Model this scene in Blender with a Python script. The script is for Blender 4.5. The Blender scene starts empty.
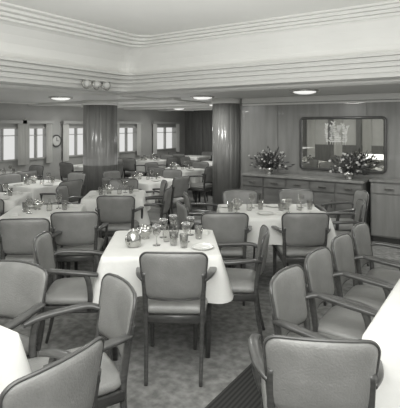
import bpy, bmesh, math, random
from mathutils import Vector, Matrix
random.seed(7)
S=bpy.context.scene
col=S.collection
S.view_settings.view_transform='Standard'

# room axes: world x = along the mirror wall, world y = along the ship's side wall
YAW=math.radians(33.7); CA,SA=math.cos(YAW),math.sin(YAW)
def W(X,Y):            # plan coords measured along/across the viewing direction -> room coords
    return (CA*X-SA*Y, SA*X+CA*Y)
def heading(fx,fy):
    u,v=W(fx,fy); return math.atan2(-u,v)

# ---------------------------------------------------------------- materials
TINT=(1.0,1.0,0.965)
def g(v): return (v*TINT[0],v*TINT[1],v*TINT[2],1)
def mat(name,v,rough=.5,metal=0,var=0,scale=8,stretch=(1,1,1),bump=0,bscale=60,spec=.5,coat=0):
    m=bpy.data.materials.new(name); m.use_nodes=True
    nt=m.node_tree; b=nt.nodes['Principled BSDF']
    b.inputs['Base Color'].default_value=g(v); b.inputs['Roughness'].default_value=rough
    b.inputs['Metallic'].default_value=metal
    b.inputs['Specular IOR Level'].default_value=spec
    b.inputs['Coat Weight'].default_value=coat
    tc=nt.nodes.new('ShaderNodeTexCoord'); mp=nt.nodes.new('ShaderNodeMapping')
    mp.inputs['Scale'].default_value=stretch
    nt.links.new(tc.outputs['Object'],mp.inputs[0])
    if var:
        n=nt.nodes.new('ShaderNodeTexNoise'); n.inputs['Scale'].default_value=scale; n.inputs['Detail'].default_value=5
        r=nt.nodes.new('ShaderNodeValToRGB')
        r.color_ramp.elements[0].position=.3; r.color_ramp.elements[1].position=.7
        r.color_ramp.elements[0].color=g(v*(1-var)); r.color_ramp.elements[1].color=g(v*(1+var))
        nt.links.new(mp.outputs[0],n.inputs[0]); nt.links.new(n.outputs['Fac'],r.inputs[0]); nt.links.new(r.outputs[0],b.inputs['Base Color'])
    if bump:
        n2=nt.nodes.new('ShaderNodeTexNoise'); n2.inputs['Scale'].default_value=bscale; n2.inputs['Detail'].default_value=3
        bp=nt.nodes.new('ShaderNodeBump'); bp.inputs['Strength'].default_value=bump; bp.inputs['Distance'].default_value=.01
        nt.links.new(mp.outputs[0],n2.inputs[0]); nt.links.new(n2.outputs['Fac'],bp.inputs['Height']); nt.links.new(bp.outputs[0],b.inputs['Normal'])
    return m
M_ceil=mat('ceiling_paint',.80,.6,var=.02,scale=2)
M_fascia=mat('fascia_paint',.66,.45)
M_soffit=mat('soffit_paint',.58,.5,var=.04,scale=1.5)
M_wood=mat('wall_veneer',.24,.32,var=.15,scale=3,stretch=(4,4,.5),coat=.3)
M_wood2=mat('side_wall_paint',.38,.5,var=.06,scale=3)
M_back=mat('back_wall_paint',.5,.5,var=.06,scale=3)
M_far=mat('far_wall_veneer',.16,.4,var=.2,scale=3,stretch=(4,4,.5))
M_col=mat('column_veneer',.17,.30,var=.2,scale=4,stretch=(5,5,.25),coat=.25)
M_dark=mat('dark_wood',.065,.32,var=.3,scale=10,stretch=(1,1,6),coat=.3)
M_leather=mat('chair_leather',.22,.30,var=.12,scale=9,bump=.25,bscale=120)
M_leather2=mat('seat_leather',.25,.30,var=.1,scale=9,bump=.2,bscale=120)
M_cloth=mat('table_linen',.70,.85,var=.03,scale=6,bump=.15,bscale=25)
M_side=mat('sideboard_veneer',.15,.3,var=.25,scale=4,stretch=(1,1,4),coat=.3)
M_metal=mat('silver_metal',.55,.25,metal=1)
M_china=mat('china',.75,.2)
M_leaf=mat('leaf',.07,.5,var=.4,scale=30)
M_flower=mat('petal',.45,.6,var=.2,scale=30)
M_curtain=mat('curtain',.6,.8,var=.1,scale=4,stretch=(1,10,.3))
M_mirror=mat('mirror_glass',.85,.02,metal=1)
M_spray=mat('pale_leaf_spray',.8,.5)

def emis(name,v,s):
    m=bpy.data.materials.new(name); m.use_nodes=True
    b=m.node_tree.nodes['Principled BSDF']; b.inputs['Base Color'].default_value=g(.8)
    b.inputs['Emission Color'].default_value=g(v); b.inputs['Emission Strength'].default_value=s
    return m
M_opal=emis('opal_glass_lit',1,.7)
def glassmat():
    m=bpy.data.materials.new('drinking_glass'); m.use_nodes=True; nt=m.node_tree
    out=nt.nodes['Material Output']; nt.nodes.remove(nt.nodes['Principled BSDF'])
    t=nt.nodes.new('ShaderNodeBsdfTransparent'); t.inputs[0].default_value=(.86,.86,.85,1)
    gl=nt.nodes.new('ShaderNodeBsdfGlossy'); gl.inputs['Roughness'].default_value=.08
    lw=nt.nodes.new('ShaderNodeLayerWeight'); lw.inputs[0].default_value=.45
    mx=nt.nodes.new('ShaderNodeMixShader')
    nt.links.new(lw.outputs['Facing'],mx.inputs[0]); nt.links.new(t.outputs[0],mx.inputs[1]); nt.links.new(gl.outputs[0],mx.inputs[2]); nt.links.new(mx.outputs[0],out.inputs[0])
    return m
M_glass=glassmat()
def carpet(name,v,ribs=False):
    m=mat(name,v,.95,var=.0,spec=.1); nt=m.node_tree; b=nt.nodes['Principled BSDF']
    tc=nt.nodes.new('ShaderNodeTexCoord')
    n=nt.nodes.new('ShaderNodeTexNoise'); n.inputs['Scale'].default_value=16; n.inputs['Detail'].default_value=7
    r=nt.nodes.new('ShaderNodeValToRGB'); r.color_ramp.elements[0].position=.35; r.color_ramp.elements[1].position=.68
    r.color_ramp.elements[0].color=g(v*.72); r.color_ramp.elements[1].color=g(v*1.3)
    nt.links.new(tc.outputs['Object'],n.inputs[0])
    if ribs:
        w=nt.nodes.new('ShaderNodeTexWave'); w.inputs['Scale'].default_value=11; w.bands_direction='X'
        nt.links.new(tc.outputs['Object'],w.inputs[0]); nt.links.new(w.outputs['Fac'],r.inputs[0])
        r.color_ramp.elements[0].position=.1; r.color_ramp.elements[1].position=.9
    else: nt.links.new(n.outputs['Fac'],r.inputs[0])
    nt.links.new(r.outputs[0],b.inputs['Base Color'])
    return m
M_floor=carpet('floor_carpet',.22)
M_run=carpet('runner_carpet',.045,True)

# ---------------------------------------------------------------- mesh helpers
def finish(bm,name,mats,loc=(0,0,0),rot=0,smooth=False):
    me=bpy.data.meshes.new(name); bmesh.ops.recalc_face_normals(bm,faces=bm.faces[:]); bm.to_mesh(me); bm.free()
    for m in mats: me.materials.append(m)
    if smooth:
        for p in me.polygons: p.use_smooth=True
    o=bpy.data.objects.new(name,me); o.location=loc; o.rotation_euler=(0,0,rot); col.objects.link(o)
    return o
def inst(name,me,loc,rot=0,s=1):
    o=bpy.data.objects.new(name,me); o.location=loc; o.rotation_euler=(0,0,rot); o.scale=(s,s,s); col.objects.link(o); return o
def box(bm,x0,x1,y0,y1,z0,z1,mi=0,bev=0):
    r=bmesh.ops.create_cube(bm,size=1)
    vs=r['verts']
    for v in vs: v.co=Vector(((x0+x1)/2+v.co.x*(x1-x0),(y0+y1)/2+v.co.y*(y1-y0),(z0+z1)/2+v.co.z*(z1-z0)))
    fs=set(f for v in vs for f in v.link_faces)
    for f in fs: f.material_index=mi
    if bev:
        es=set(e for f in fs for e in f.edges)
        rr=bmesh.ops.bevel(bm,geom=list(es),offset=bev,segments=2,affect='EDGES')
        for f in rr['faces']: f.material_index=mi
def cr(pts,n=5):
    P=[Vector(p) for p in pts]; out=[]
    for i in range(len(P)-1):
        p0=P[max(i-1,0)];p1=P[i];p2=P[i+1];p3=P[min(i+2,len(P)-1)]
        for k in range(n):
            t=k/n
            out.append(.5*((2*p1)+(p2-p0)*t+(2*p0-5*p1+4*p2-p3)*t*t+(3*p1-p0-3*p2+p3)*t**3))
    out.append(P[-1]); return out
def sweep(bm,pts,w,h,mi=0,up=(0,0,1),seg=8,closed=False,taper=None,power=4):
    n=len(pts); rings=[]
    for i,p in enumerate(pts):
        if closed: t=(pts[(i+1)%n]-pts[i-1]).normalized()
        else: t=(pts[min(i+1,n-1)]-pts[max(i-1,0)]).normalized()
        u=Vector(up); s=t.cross(u)
        if s.length<.05: s=t.cross(Vector((0,1,0)))
        s.normalize(); q=s.cross(t).normalized()
        k=taper(i/(n-1)) if taper else 1
        ring=[]
        for a in range(seg):
            th=2*math.pi*(a+.5)/seg; c,sn=math.cos(th),math.sin(th)
            e=2/power
            x=math.copysign(abs(c)**e,c)*w/2*k; y=math.copysign(abs(sn)**e,sn)*h/2*k
            ring.append(bm.verts.new(p+s*x+q*y))
        rings.append(ring)
    m=n if closed else n-1
    for i in range(m):
        A=rings[i];B=rings[(i+1)%n]
        for a in range(seg):
            f=bm.faces.new((A[a],A[(a+1)%seg],B[(a+1)%seg],B[a])); f.material_index=mi; f.smooth=True
    if not closed:
        for R in (rings[0],rings[-1]):
            f=bm.faces.new(R); f.material_index=mi
def rrect(hw,hh,r,n=6,sub=5):
    pts=[]
    for cx,cy,a0 in ((hw-r,hh-r,0),(-hw+r,hh-r,90),(-hw+r,-hh+r,180),(hw-r,-hh+r,270)):
        for k in range(n+1):
            a=math.radians(a0+90*k/n); pts.append((cx+r*math.cos(a),cy+r*math.sin(a)))
    out=[]
    for i,p in enumerate(pts):
        q=pts[(i+1)%len(pts)]; d=math.hypot(q[0]-p[0],q[1]-p[1]); out.append(p)
        if d>r*.6:
            for k in range(1,sub): out.append((p[0]+(q[0]-p[0])*k/sub,p[1]+(q[1]-p[1])*k/sub))
    return out
def pillow(bm,hw,hh,r,T,fn,mi,pw=5):
    base=rrect(hw,hh,r); fr=[.15,.4,.65,.82,.92,.975,1.0]
    seq=[(f,1) for f in fr]+[(f,-1) for f in fr[-2::-1]]
    rings=[]
    for f,sgn in seq:
        t=T*(max(0,1-f**pw))**.5*sgn
        rings.append([bm.verts.new(fn(x*f,y*f,t)) for x,y in base])
    n=len(base)
    for A,B in zip(rings,rings[1:]):
        for i in range(n):
            F=bm.faces.new((A[i],A[(i+1)%n],B[(i+1)%n],B[i])); F.material_index=mi; F.smooth=True
    for R,sg in ((rings[0],1),(rings[-1],-1)):
        c=bm.verts.new(fn(0,0,T*sg))
        for i in range(n):
            F=bm.faces.new((R[i],R[(i+1)%n],c)); F.material_index=mi; F.smooth=True
def lathe(bm,prof,c=(0,0,0),seg=16,mi=0,mod=None):
    rings=[]
    for r,z in prof:
        rings.append([bm.verts.new((c[0]+r*(mod(2*math.pi*a/seg) if mod else 1)*math.cos(2*math.pi*a/seg),c[1]+r*(mod(2*math.pi*a/seg) if mod else 1)*math.sin(2*math.pi*a/seg),c[2]+z)) for a in range(seg)])
    for A,B in zip(rings,rings[1:]):
        for a in range(seg):
            f=bm.faces.new((A[a],A[(a+1)%seg],B[(a+1)%seg],B[a])); f.material_index=mi; f.smooth=True
    for R in (rings[0],rings[-1]):
        f=bm.faces.new(R); f.material_index=mi

# ---------------------------------------------------------------- room shell
UL,UR,VB,VF,VM=-8.6,3.4,-4.6,12.0,7.07
HC=2.14
bm=bmesh.new(); box(bm,UL-.2,UR,VB,VF+.2,-.1,0); box(bm,-1.45,1.6,VB+.05,2.9,-.02,.002,1); finish(bm,'floor',[M_floor,M_run])

# ceiling: soffit ring + well
u0,u1,v0,v1=-4.44,2.6,-3.8,4.68
bm=bmesh.new()
def loop(du,dv,r=.18,n=5):
    pts=[]; a0,a1,b0,b1=u0+du,u1-du,v0+dv,v1-dv
    for cx,cy,s in ((a1-r,b1-r,0),(a0+r,b1-r,90),(a0+r,b0+r,180),(a1-r,b0+r,270)):
        for k in range(n+1):
            a=math.radians(s+90*k/n); pts.append((cx+r*math.cos(a),cy+r*math.sin(a)))
    return pts
prof=[(0,2.14),(-.0,2.16),(.0,2.185),(.05,2.185),(.055,2.21),(.05,2.235),(.03,2.237),(.09,2.24),(.098,2.262),(.09,2.285),(.07,2.287),(.13,2.29),(.137,2.312),(.13,2.335),(.11,2.337),(.17,2.34),(.17,2.37),
      (.11,2.375),(.12,2.44),(.15,2.52),(.20,2.60),(.26,2.67),(.29,2.685),(.33,2.69),(.33,2.715),(.30,2.718),(.37,2.72),(.37,2.75),(.34,2.753),(.41,2.755),(.41,2.785),(.38,2.787),(.46,2.79),(.46,2.81)]
rings=[]
for d,z in prof:
    rings.append([bm.verts.new((x,y,z)) for x,y in loop(d*1.35,d*.6)])
n=len(rings[0])
for k,(A,B) in enumerate(zip(rings,rings[1:])):
    for i in range(n):
        f=bm.faces.new((A[i],A[(i+1)%n],B[(i+1)%n],B[i])); f.material_index=1 if k<16 else 0
f=bm.faces.new(rings[-1]); f.material_index=0
outer=[bm.verts.new(p) for p in ((UR,VF,HC),(UL,VF,HC),(UL,VB,HC),(UR,VB,HC))]
R=rings[0]; q=6
for c in range(4):
    arc=R[c*q:(c+1)*q]
    for a,b in zip(arc,arc[1:]):
        f=bm.faces.new((outer[c],a,b)); f.material_index=2
    f=bm.faces.new((outer[c],arc[-1],R[((c+1)*q)%n],outer[(c+1)%4])); f.material_index=2
ce=finish(bm,'ceiling',[M_ceil,M_fascia,M_soffit])
bm=bmesh.new()
for k in range(3):
    y=4.95+k*.12; box(bm,-4.9,UR,y,y+.05,HC-.022,HC,0,.006)
for k in range(3):
    x=-4.8-k*.12; box(bm,x,x+.05,VB,4.9,HC-.022,HC,0,.006)
finish(bm,'trim_1',[M_fascia])
bm=bmesh.new()
for v in (6.1,7.6,9.1,10.6): box(bm,UL,-4.6,v,v+.22,HC-.05,HC,0,.01)
for u in (-8.3,-5.0): box(bm,u,u+.06,5.2,VF,HC-.03,HC,0,.008)
finish(bm,'trim_2',[M_fascia])

# left (ship's side) wall with window openings
wins=[(-3.2,-2.2),(-1.2,-.2),(.8,1.8),(2.6,3.6),(4.2,4.85),(5.1,5.88),(6.02,6.6),(7.1,7.8),(8.8,9.65),(10.4,11.5)]
ZB,ZT=.93,1.60
bm=bmesh.new()
box(bm,UL-.15,UL,VB,VF,0,ZB); box(bm,UL-.15,UL,VB,VF,ZT,HC)
e=VB
for a,b in wins:
    box(bm,UL-.15,UL,e,a,ZB,ZT); e=b
box(bm,UL-.15,UL,e,VF,ZB,ZT)
finish(bm,'wall_left',[M_wood2])
for i,(a,b) in enumerate(wins):
    bm=bmesh.new(); t=.03
    for y0,y1,z0,z1 in ((a-t,a+.01,ZB-t,ZT+t),(b-.01,b+t,ZB-t,ZT+t),(a,b,ZB-t,ZB+.01),(a,b,ZT-.01,ZT+t),((a+b)/2-.015,(a+b)/2+.015,ZB,ZT),(a,b,ZT-.165,ZT-.15)):
        box(bm,UL-.05,UL+.03,y0,y1,z0,z1,0)
    for (p,qq) in ((a-.10,a+.07),(b-.07,b+.10)):
        vs=[]
        for k in range(17):
            y=p+(qq-p)*k/16; x=UL+.07+.02*math.sin(k*1.6)
            vs.append((bm.verts.new((x,y,ZB-.12)),bm.verts.new((x,y,ZT+.12))))
        for A,B in zip(vs,vs[1:]):
            f=bm.faces.new((A[0],B[0],B[1],A[1])); f.material_index=1
    box(bm,UL+.03,UL+.12,a-.12,b+.12,ZT+.1,ZT+.17,0)
    finish(bm,'window_%d'%(i+1),[M_wood2,M_curtain,M_far])
# round fitting on the ship's side wall
bm=bmesh.new()
lathe(bm,[(.001,.03),(.10,.03),(.115,.02),(.12,0)],seg=32,mi=1)
pts=[Vector((.13*math.cos(a*math.pi/16),.13*math.sin(a*math.pi/16),.02)) for a in range(32)]
sweep(bm,pts,.03,.03,0,closed=True)
box(bm,-.006,.006,0,.085,.031,.036,0); box(bm,0,.06,-.006,.006,.031,.036,0)
o=finish(bm,'wall_clock',[M_dark,M_back],(UL+.001,6.85,1.30)); o.rotation_euler=(math.pi/2,0,math.pi/2)

def panel_wall(name,x0,x1,y,th,m,step=.62,ztop=HC):
    bm=bmesh.new()
    box(bm,x0,x1,y,y+th,0,ztop,0)
    k=int((x1-x0)/step); st=(x1-x0)/k
    for i in range(k):
        a=x0+i*st+.005; b=x0+(i+1)*st-.005
        box(bm,a,b,y-.010,y,.12,ztop-.1,0,.003)
    return finish(bm,name,[m])
panel_wall('wall_right',-3.85,UR,VM,.15,M_wood,step=.66)
panel_wall('wall_far',UL,-3.7,VF,.15,M_far)
bm=bmesh.new(); box(bm,-3.85,-3.7,VM+.15,VF,0,HC); finish(bm,'wall_inner',[M_far])
# back wall: panelled, with curtained openings between veneer pilasters
bm=bmesh.new(); box(bm,UL,UR,VB-.15,VB,0,HC,0); box(bm,UL,UR,VB,VB+.02,0,.85,1)
x=UL+.3
while x<UR-.4:
    box(bm,x,x+.22,VB,VB+.06,0,HC,1,.01)
    vs=[]
    for k in range(33):
        xx=x+.26+.34*k/32
        vs.append((bm.verts.new((xx,VB+.06+.025*math.sin(k*1.3),.3)),bm.verts.new((xx,VB+.06+.025*math.sin(k*1.3),1.95))))
    for A,B in zip(vs,vs[1:]):
        f=bm.faces.new((A[0],B[0],B[1],A[1])); f.material_index=2
    x+=1.15
finish(bm,'wall_back',[M_back,M_far,M_curtain])
bm=bmesh.new()
box(bm,-3.8,UR,VM-.05,VM,HC-.09,HC,0,.01); box(bm,-3.8,UR,VM-.03,VM,HC-.13,HC-.1,0,.006)
finish(bm,'trim_3',[M_fascia])
bm=bmesh.new(); box(bm,-3.8,UR,VM-.035,VM-.012,0,.11,0,.004); finish(bm,'baseboard_right',[M_dark])
bm=bmesh.new(); box(bm,UL,UL+.02,VB,VF,0,.11,0,.004); finish(bm,'baseboard_left',[M_dark])

bm=bmesh.new(); box(bm,-6.9,-5.9,VF-.045,VF-.016,0,1.98,0,.005)
for x in (-6.8,-6.36): box(bm,x,x+.36,VF-.06,VF-.045,.9,1.85,1,.005); box(bm,x,x+.36,VF-.06,VF-.045,.15,.8,1,.005)
finish(bm,'door_1',[M_dark,M_far])

# columns, reeded veneer
def column(name,x,y,r):
    bm=bmesh.new()
    lathe(bm,[(r*1.07,0),(r*1.07,.12),(r*1.0,.125)],seg=64,mi=1)
    lathe(bm,[(r,.125),(r,HC-.09)],seg=192,mi=0,mod=lambda t:1-.045*(1-abs(math.sin(t*8))**.35))
    lathe(bm,[(r*1.03,HC-.09),(r*1.05,HC-.07),(r*1.05,HC)],seg=64,mi=2)
    return finish(bm,name,[M_col,M_dark,M_fascia],(x,y,0))
column('column',-6.5,6.24,.33)
column('column',-4.1,7.0,.25)

# ceiling luminaires
bm=bmesh.new()
lathe(bm,[(.0005,-.055),(.08,-.05),(.14,-.035),(.165,-.01)],mi=0,seg=28)
lathe(bm,[(.165,-.02),(.19,-.022),(.2,0),(.165,0)],mi=1,seg=28)
LM=finish(bm,'ceiling_light',[M_opal,M_metal],(-2.2,5.85,HC)).data
lps=[(-4.05,6.15),(-6.15,5.0),(-7.5,6.9),(-5.3,8.6),(-7.3,9.9),(-.4,5.85),(1.6,5.85),(-6.2,2.4),(-6.2,0),(-6.2,-2.4)]
for p in lps: inst('ceiling_light',LM,(p[0],p[1],HC))
for p in lps+[(-2.2,5.85)]:
    L=bpy.data.lights.new('lamp','AREA'); L.shape='DISK'; L.size=.35; L.energy=14; L.color=(1,1,.97)
    o=bpy.data.objects.new('ceiling_lamp_bulb',L); o.location=(p[0],p[1],HC-.075); col.objects.link(o)
# punkah louvres on the fascia near the corner
bm=bmesh.new()
for k in range(3):
    M=Matrix.Translation((0,k*.17,0))
    bmesh.ops.create_uvsphere(bm,u_segments=16,v_segments=10,radius=.045,matrix=M)
    pts=[Vector((.0,k*.17+.062*math.cos(a*math.pi/10),.062*math.sin(a*math.pi/10))) for a in range(20)]
    sweep(bm,pts,.022,.022,1,up=(1,0,0),closed=True)
finish(bm,'air_vent',[M_fascia,M_metal],(-4.33,3.92,2.195),0,True)

# mirror on the wall
bm=bmesh.new()
mx0,mx1,mz0,mz1=-2.70,-1.42,.98,1.77
box(bm,mx0,mx1,VM-.03,VM-.02,mz0,mz1,0)
pts=[Vector(((mx0+mx1)/2+x,VM-.03,(mz0+mz1)/2+z)) for x,z in rrect((mx1-mx0)/2+.01,(mz1-mz0)/2+.01,.05)]
sweep(bm,pts,.045,.04,1,up=(0,1,0),closed=True)
cx=-2.13   # pale sprays of small leaves set on the mirror
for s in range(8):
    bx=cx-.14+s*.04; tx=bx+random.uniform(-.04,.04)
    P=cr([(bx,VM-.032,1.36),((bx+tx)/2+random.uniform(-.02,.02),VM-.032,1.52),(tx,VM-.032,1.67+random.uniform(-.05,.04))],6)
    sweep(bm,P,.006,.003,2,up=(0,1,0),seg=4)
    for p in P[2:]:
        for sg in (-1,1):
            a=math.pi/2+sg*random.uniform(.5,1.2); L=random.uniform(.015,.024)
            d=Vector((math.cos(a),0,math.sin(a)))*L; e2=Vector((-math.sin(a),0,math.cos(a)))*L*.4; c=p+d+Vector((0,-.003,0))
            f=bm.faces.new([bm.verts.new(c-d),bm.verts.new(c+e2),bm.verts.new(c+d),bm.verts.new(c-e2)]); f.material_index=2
finish(bm,'wall_mirror',[M_mirror,M_dark,M_spray])

# sideboard
def sideboard(name,x0,x1,depth,h,m,nd):
    bm=bmesh.new(); y0=VM-.04-depth; y1=VM-.04
    box(bm,x0+.02,x1-.02,y0+.04,y1,0,.08,1)
    box(bm,x0,x1,y0+.01,y1,.08,h-.035,0,.008)
    box(bm,x0-.015,x1+.015,y0-.02,y1,h-.035,h,2,.008)
    w=(x1-x0)/nd
    for i in range(nd):
        a=x0+i*w+.012; b=a+w-.024
        box(bm,a,b,y0-.008,y0+.01,h-.19,h-.05,0,.005)
        box(bm,a,b,y0-.008,y0+.01,.1,h-.21,0,.005)
        box(bm,(a+b)/2-.06,(a+b)/2+.06,y0-.028,y0-.012,h-.13,h-.115,3,.003)
        for s in (-.055,.047): box(bm,(a+b)/2+s,(a+b)/2+s+.008,y0-.02,y0-.006,h-.128,h-.117,3)
        box(bm,b-.05,b-.035,y0-.028,y0-.006,h-.42,h-.3,3,.003)
    return finish(bm,name,[m,M_dark,M_wood,M_metal])
sideboard('sideboard',-3.55,-1.62,.45,.87,M_side,5)
sideboard('serving_cabinet',-1.55,.5,.30,.89,M_wood,4)

# flower arrangements
def flowers(name,x,y,z,n,s):
    bm=bmesh.new()
    lathe(bm,[(.05*s,0),(.06*s,.01),(.035*s,.03),(.07*s,.06),(.09*s,.1),(.085*s,.1),(.03*s,.05)],mi=0)
    for i in range(n):
        a=random.uniform(0,6.28); el=random.uniform(-.1,1.45); r=random.uniform(.1,.29)*s
        if i%9==0: r*=1.2
        tip=Vector((math.cos(a)*math.cos(el)*r*1.2,math.sin(a)*math.cos(el)*r*.6,.10*s+math.sin(el)*r*.95))
        st=Vector((tip.x*.15,tip.y*.15,.09*s))
        if i%4==0: sweep(bm,[st,st.lerp(tip,.5)+Vector((0,0,.01)),tip],.005,.005,1,seg=4)
        if i%6==0:
            rr=random.uniform(.014,.024)*s
            for k in range(6):
                b=k*1.047
                d=(Vector((math.cos(b),math.sin(b)*.6,math.sin(b)*.8+.2))*rr); e=Vector((-math.sin(b),0,math.cos(b)))*rr*.5
                f=bm.faces.new([bm.verts.new(tip),bm.verts.new(tip+d*.6+e),bm.verts.new(tip+d),bm.verts.new(tip+d*.6-e)]); f.material_index=2
        else:
            dr=(tip-st).normalized(); L=random.uniform(.04,.08)*s
            sd=dr.cross(Vector((random.uniform(-1,1),random.uniform(-1,1),.6))).normalized()*L*.25
            vs=[bm.verts.new(tip-dr*L*.5),bm.verts.new(tip+sd),bm.verts.new(tip+dr*L*.7),bm.verts.new(tip-sd)]
            f=bm.faces.new(vs); f.material_index=1
    return finish(bm,name,[M_metal,M_leaf,M_flower],(x,y,z))
flowers('flower_arrangement',-3.15,6.76,.87,340,1.05)
flowers('flower_arrangement',-1.86,6.76,.87,340,1.0)

# ---------------------------------------------------------------- dining chair
def chair_mesh():
    bm=bmesh.new(); D=1
    tp=lambda t:.68+.32*min(1,t*1.6)
    for s in (-1,1):
        sweep(bm,cr([(s*.175,-.30,0),(s*.18,-.255,.2),(s*.185,-.235,.42),(s*.19,-.25,.58),(s*.19,-.275,.72)],4),.034,.034,D,up=(0,1,0),taper=tp)
        sweep(bm,cr([(s*.205,.215,0),(s*.205,.21,.22),(s*.205,.205,.43)],3),.036,.036,D,up=(0,1,0),taper=tp)
        sweep(bm,cr([(s*.215,.08,.40),(s*.25,.09,.5),(s*.258,.08,.6),(s*.258,.06,.655)],4),.026,.036,D,up=(0,1,0))
        sweep(bm,cr([(s*.195,-.265,.665),(s*.232,-.2,.68),(s*.252,-.07,.672),(s*.258,.05,.662),(s*.245,.14,.645)],5),.05,.026,D,seg=10,
              taper=lambda t:.75+.5*math.sin(min(1,t*1.15)*math.pi*.8)*.6)
        sweep(bm,[Vector((s*.195,-.235,.40)),Vector((s*.205,.2,.40))],.024,.055,D)
    sweep(bm,[Vector((-.2,.205,.40)),Vector((.2,.205,.40))],.024,.055,D)
    sweep(bm,[Vector((-.18,-.235,.40)),Vector((.18,-.235,.40))],.024,.055,D)
    pillow(bm,.222,.235,.06,.04,lambda x,y,t:Vector((x*(1+.12*(y/.235)*.5),y-.01,.455+t+(.012*(1-(x/.235)**2) if t>0 else 0))),2,6)
    def bf(x,z,t):
        zz=.695+z; y=-.245-(zz-.5)*.16-.045*(1-(x/.22)**2)+.02
        return Vector((x*(1+.06*z/.16),y+t,zz+.012*(1-(x/.22)**2)*(1 if z>0 else -.3)))
    pillow(bm,.208,.150,.05,.024,bf,0,6)
    pts=[bf(x,z,0) for x,z in rrect(.210,.152,.05)]
    sweep(bm,pts,.013,.018,D,up=(0,1,0),closed=True,seg=6,power=2)
    return bm
CH=None
def chair(X,Y,fx,fy):
    global CH
    L=math.hypot(fx,fy); fx/=L; fy/=L
    x,y=W(X+fx*.26,Y+fy*.26); th=heading(fx,fy)
    if CH is None:
        o=finish(chair_mesh(),'dining_chair',[M_leather,M_dark,M_leather2],(x,y,0),th); CH=o.data; return o
    return inst('dining_chair',CH,(x,y,0),th)

# ---------------------------------------------------------------- table with cloth
def table_mesh(name,hw,hd,drop=.27,seed=1):
    rnd=random.Random(seed)
    bm=bmesh.new(); H=.755; r=.03
    base=rrect(hw,hd,r,n=5,sub=26)
    ph=[rnd.uniform(0,6.28) for _ in range(3)]
    ns=9; rings=[]
    ring0=[bm.verts.new((x*.97,y*.97,H)) for x,y in base]
    rings.append(ring0)
    acc=0
    S_=[]
    for i,p in enumerate(base):
        S_.append(acc); q=base[(i+1)%len(base)]; acc+=math.hypot(q[0]-p[0],q[1]-p[1])
    for k in range(ns+1):
        s=k/ns; ring=[]
        for i,(x,y) in enumerate(base):
            dc=math.hypot(hw-abs(x),hd-abs(y)); cw=math.exp(-(dc/.11)**2); cw2=math.exp(-(dc/.3)**2)
            nx=math.copysign(max(0,abs(x)-(hw-r)),x); ny=math.copysign(max(0,abs(y)-(hd-r)),y)
            l=math.hypot(nx,ny) or 1; nx/=l; ny/=l
            th=S_[i]/acc*2*math.pi
            fold=.014*math.sin(th*9+ph[0])+.012*math.sin(th*17+ph[1])-.03*math.exp(-((dc-.2)/.07)**2)
            off=s**.8*(.03+fold)+cw*.06*s
            dd=drop*(1+.28*cw2)+.008*math.sin(th*5+ph[2])
            z=H-.006-dd*s
            if k==0: off=0; z=H-.004
            ring.append(bm.verts.new((x+nx*off,y+ny*off,z)))
        rings.append(ring)
    n=len(base)
    for A,B in zip(rings,rings[1:]):
        for i in range(n):
            f=bm.faces.new((A[i],A[(i+1)%n],B[(i+1)%n],B[i])); f.smooth=True
    bm.faces.new(ring0)
    box(bm,-hw+.02,hw-.02,-hd+.02,hd-.02,.70,.735,1)
    for sx in (-1,1):
        for sy in (-1,1):
            sweep(bm,[Vector((sx*(hw-.09),sy*(hd-.09),0)),Vector((sx*(hw-.08),sy*(hd-.08),.71))],.05,.05,1,up=(0,1,0),taper=lambda t:.7+.3*t)
    me=bpy.data.meshes.new(name); bmesh.ops.recalc_face_normals(bm,faces=bm.faces[:]); bm.to_mesh(me); bm.free()
    me.materials.append(M_cloth); me.materials.append(M_dark)
    return me
TA=table_mesh('dining_table',.42,.40,.24,1)
TB=table_mesh('dining_table',.54,.40,.24,2)
TC=table_mesh('dining_table',.38,.38,.24,3)
TL=table_mesh('dining_table',.49,1.14,.25,4)
def table(me,X,Y,ang=0):
    x,y=W(X,Y); return inst('dining_table',me,(x,y,0),YAW+math.radians(ang))
def tuv(me,u,v,ang=0): return inst('dining_table',me,(u,v,0),math.radians(ang))

# ---------------------------------------------------------------- tableware
bm=bmesh.new(); lathe(bm,[(.03,0),(.031,.003),(.005,.006),(.004,.065),(.02,.08),(.034,.105),(.034,.15),(.032,.15),(.031,.105),(.015,.083)],seg=14)
G1=finish(bm,'wine_glass',[M_glass],(0,0,0),0,True); 
bm=bmesh.new(); lathe(bm,[(.026,0),(.034,.1),(.032,.1),(.024,.008)],seg=14); G2=finish(bm,'water_tumbler',[M_glass],(0,0,0),0,True)
bm=bmesh.new(); lathe(bm,[(.045,0),(.07,.006),(.085,.014),(.083,.016),(.06,.008),(.001,.006)],seg=20); PL=finish(bm,'side_plate',[M_china],(0,0,0),0,True)
bm=bmesh.new(); lathe(bm,[(.03,0),(.035,.008),(.02,.02),(.05,.045),(.07,.085),(.066,.085),(.04,.045),(.001,.03)],seg=18)
for k in range(7):
    a=k*.9; bmesh.ops.create_icosphere(bm,subdivisions=2,radius=.022,matrix=Matrix.Translation((.032*math.cos(a)*(k>0),.032*math.sin(a)*(k>0),.085+.012*(k==0))))
BW=finish(bm,'sugar_bowl',[M_metal],(0,0,0),0,True)
bm=bmesh.new(); lathe(bm,[(.028,0),(.03,.01),(.03,.07),(.012,.095),(.011,.12),(.015,.125),(.001,.13)],seg=14); CB=finish(bm,'cruet_bottle',[M_glass],(0,0,0),0,True)
bm=bmesh.new(); lathe(bm,[(.04,0),(.055,.02),(.06,.06),(.045,.1),(.03,.115),(.01,.12),(.012,.135),(.001,.14)],seg=18)
sweep(bm,cr([(.05,0,.05),(.09,0,.08),(.105,0,.11)],4),.018,.018,0,up=(0,1,0))
sweep(bm,cr([(-.045,0,.1),(-.095,0,.1),(-.095,0,.05),(-.055,0,.03)],4),.01,.01,0,up=(0,1,0))
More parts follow.
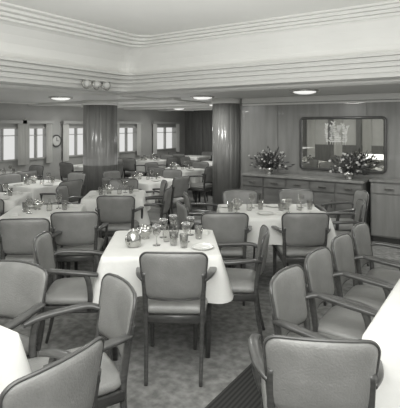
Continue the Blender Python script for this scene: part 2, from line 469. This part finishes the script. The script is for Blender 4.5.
TP=finish(bm,'teapot',[M_metal],(0,0,0),0,True)
bm=bmesh.new()
box(bm,-.06,.06,-.045,.045,0,.008,0,.003); box(bm,-.055,.05,-.04,.04,.009,.017,0,.003); box(bm,-.05,.02,-.038,.036,.018,.026,0,.003)
NP=finish(bm,'folded_napkin',[M_cloth],(0,0,0),0,False)
protos={'wine_glass':G1.data,'water_tumbler':G2.data,'side_plate':PL.data,'sugar_bowl':BW.data,'cruet_bottle':CB.data,'folded_napkin':NP.data,'teapot':TP.data}
for o in (G1,G2,PL,BW,CB,NP,TP): bpy.data.objects.remove(o)
def put(kind,X,Y,z=.756):
    x,y=W(X,Y); inst(kind,protos[kind],(x,y,z),random.uniform(0,6))
def setting(X,Y,w=1):
    L=[('wine_glass',.12,.14),('water_tumbler',.22,.06),('wine_glass',-.12,-.14),('water_tumbler',-.2,-.06),('side_plate',-.24,.2),('side_plate',.24,-.2),('folded_napkin',.25,.24),('folded_napkin',-.25,-.24)]
    for k,a,b in L: put(k,X+a*w,Y+b)
    put('sugar_bowl',X-.10*w,Y+.05); put('cruet_bottle',X+.06*w,Y+.0)

# place tables -----------------------------------------------------
table(TA,-.29,3.53,3)
table(TB,.75,4.82,0)
tuv(TL,-.50+.49,2.0+1.14)
tuv(TC,-2.13,.83)
table(TC,-1.66,4.8,8)
table(TC,-1.12,5.95,5)
table(TC,-2.65,5.75,5)
far=[(-7.7,4.9),(-6.0,4.45),(-4.95,5.75),(-7.75,7.2),(-5.5,7.5),(-7.6,9.0),(-5.9,9.3),(-7.5,10.9),(-5.6,11.0)]
for u,v in far:
    tuv(TC,u,v)
for k,X,Y in (('sugar_bowl',-.44,3.62),('teapot',-.50,3.38),('wine_glass',-.30,3.66),('cruet_bottle',-.20,3.66),('wine_glass',-.11,3.52),('wine_glass',-.08,3.74),('water_tumbler',-.01,3.62),
    ('water_tumbler',-.2,3.42),('wine_glass',-.33,3.42),('water_tumbler',-.37,3.78),('cruet_bottle',-.26,3.54),('wine_glass',-.23,3.82),('side_plate',.02,3.34),('folded_napkin',.02,3.80),('water_tumbler',-.12,3.36),('folded_napkin',-.56,3.78)):
    put(k,X,Y)
setting(.75-.27,4.82,.8); setting(.75+.27,4.84,.8)
setting(-1.66,4.8,.9); setting(-1.12,5.95,.9); setting(-2.65,5.75,.9)
for u,v in far[:6]:
    setting(CA*u+SA*v, -SA*u+CA*v,.9)
for k,u,v in (('side_plate',-2.0,1.05),('water_tumbler',-2.2,1.0),('wine_glass',-2.3,.9),('side_plate',-.1,2.5),('wine_glass',.05,2.7),('sugar_bowl',-.02,3.1),('cruet_bottle',.08,3.2)):
    inst(k,protos[k],(u,v,.756))

# place chairs -----------------------------------------------------
chair(-.17,2.92,.03,1)
chair(.46,3.50,-1,.12)
chair(-1.12,3.28,1,.1)
chair(.23,4.20,0,1); chair(.98,4.20,0,1)
chair(-.16,4.75,1,.25); chair(-.12,5.4,1,.1)
chair(1.68,4.8,-1,.25); chair(1.95,5.5,-1,0)
chair(.5,5.6,0,-1); chair(1.2,5.6,0,-1)
for X,Y in ((.50,2.46),(.77,2.84),(1.04,3.22),(1.31,3.60)):
    chair(X,Y,.832,-.555)
chair(.47,1.76,.12,1)
chair(-.52,1.60,-.832,.555)
chair(-.44,2.30,-.85,-.52)
chair(-1.06,2.60,-.45,-.9)
chair(-1.18,4.25,-.1,1); chair(-1.54,3.95,-.1,1)
chair(-1.95,3.8,-.3,1)
chair(-.97,5.2,0,1); chair(-2.4,5.0,-.1,1)
chair(-.45,5.85,-1,.1); chair(-.55,6.5,-1,-.2); chair(-1.15,6.75,0,-1); chair(-1.8,5.95,1,0)
for i,(u,v) in enumerate(far):
    for dx,dy in ((0,-1),(0,1),(1,0),(-1,0)):
        bx,by=u-dx*.74,v-dy*.74
        if math.hypot(bx+6.5,by-6.24)<.6 or math.hypot(bx+4.1,by-7)<.5 or bx<UL+.35 or by>VF-.3: continue
        X_=CA*bx+SA*by; Y_=-SA*bx+CA*by
        chair(X_,Y_, CA*dx+SA*dy, -SA*dx+CA*dy)

# ---------------------------------------------------------------- lights
w=bpy.data.worlds.new('World'); S.world=w; w.use_nodes=True
w.node_tree.nodes['Background'].inputs[0].default_value=(1,1,.98,1); w.node_tree.nodes['Background'].inputs[1].default_value=.75
def area(name,x,y,z,sx,sy,e,rot=(0,0,0)):
    L=bpy.data.lights.new(name,'AREA'); L.shape='RECTANGLE'; L.size=sx; L.size_y=sy; L.energy=e; L.color=(1,1,.98)
    o=bpy.data.objects.new(name,L); o.location=(x,y,z); o.rotation_euler=rot; col.objects.link(o)
UP=(math.pi,0,0)
area('overhead_fill',-.6,.3,2.79,3.6,3.0,125)  # added fill above the camera, no luminous ceiling panel here
area('upward_fill',.0,-1.2,1.3,3.5,3.0,150,UP)  # unseen fill aimed up to brighten the ceiling well
area('upward_fill',-6.5,7.8,.9,3.4,5.0,30,UP)  # added upward fill for the far dining area, no fixture
area('upward_fill',-6.6,1.0,.9,2.6,4.0,18,UP)  # added upward fill for the soffit along the side wall
area('upward_fill',-1.8,2.6,.9,2.6,1.8,30,UP)  # added upward fill at table height, not a real lamp
area('camera_side_fill',.9,-1.4,1.95,1.6,1.2,48,(math.radians(80),0,YAW))  # added forward fill behind the camera, lightens walls and chair backs
area('back_wall_fill',-5.5,-2.6,2.1,3.0,.6,24,(math.radians(-60),0,0))  # added fill on the back wall, brightens what the mirror reflects

# ---------------------------------------------------------------- camera
cam=bpy.data.cameras.new('Camera'); co=bpy.data.objects.new('Camera',cam); col.objects.link(co)
co.location=(0,0,1.67); co.rotation_euler=(math.radians(90),0,YAW)
cam.sensor_fit='HORIZONTAL'; cam.sensor_width=36; cam.lens=36*450/400; cam.shift_y=-(204-125)/400
cam.clip_start=.05
S.camera=co
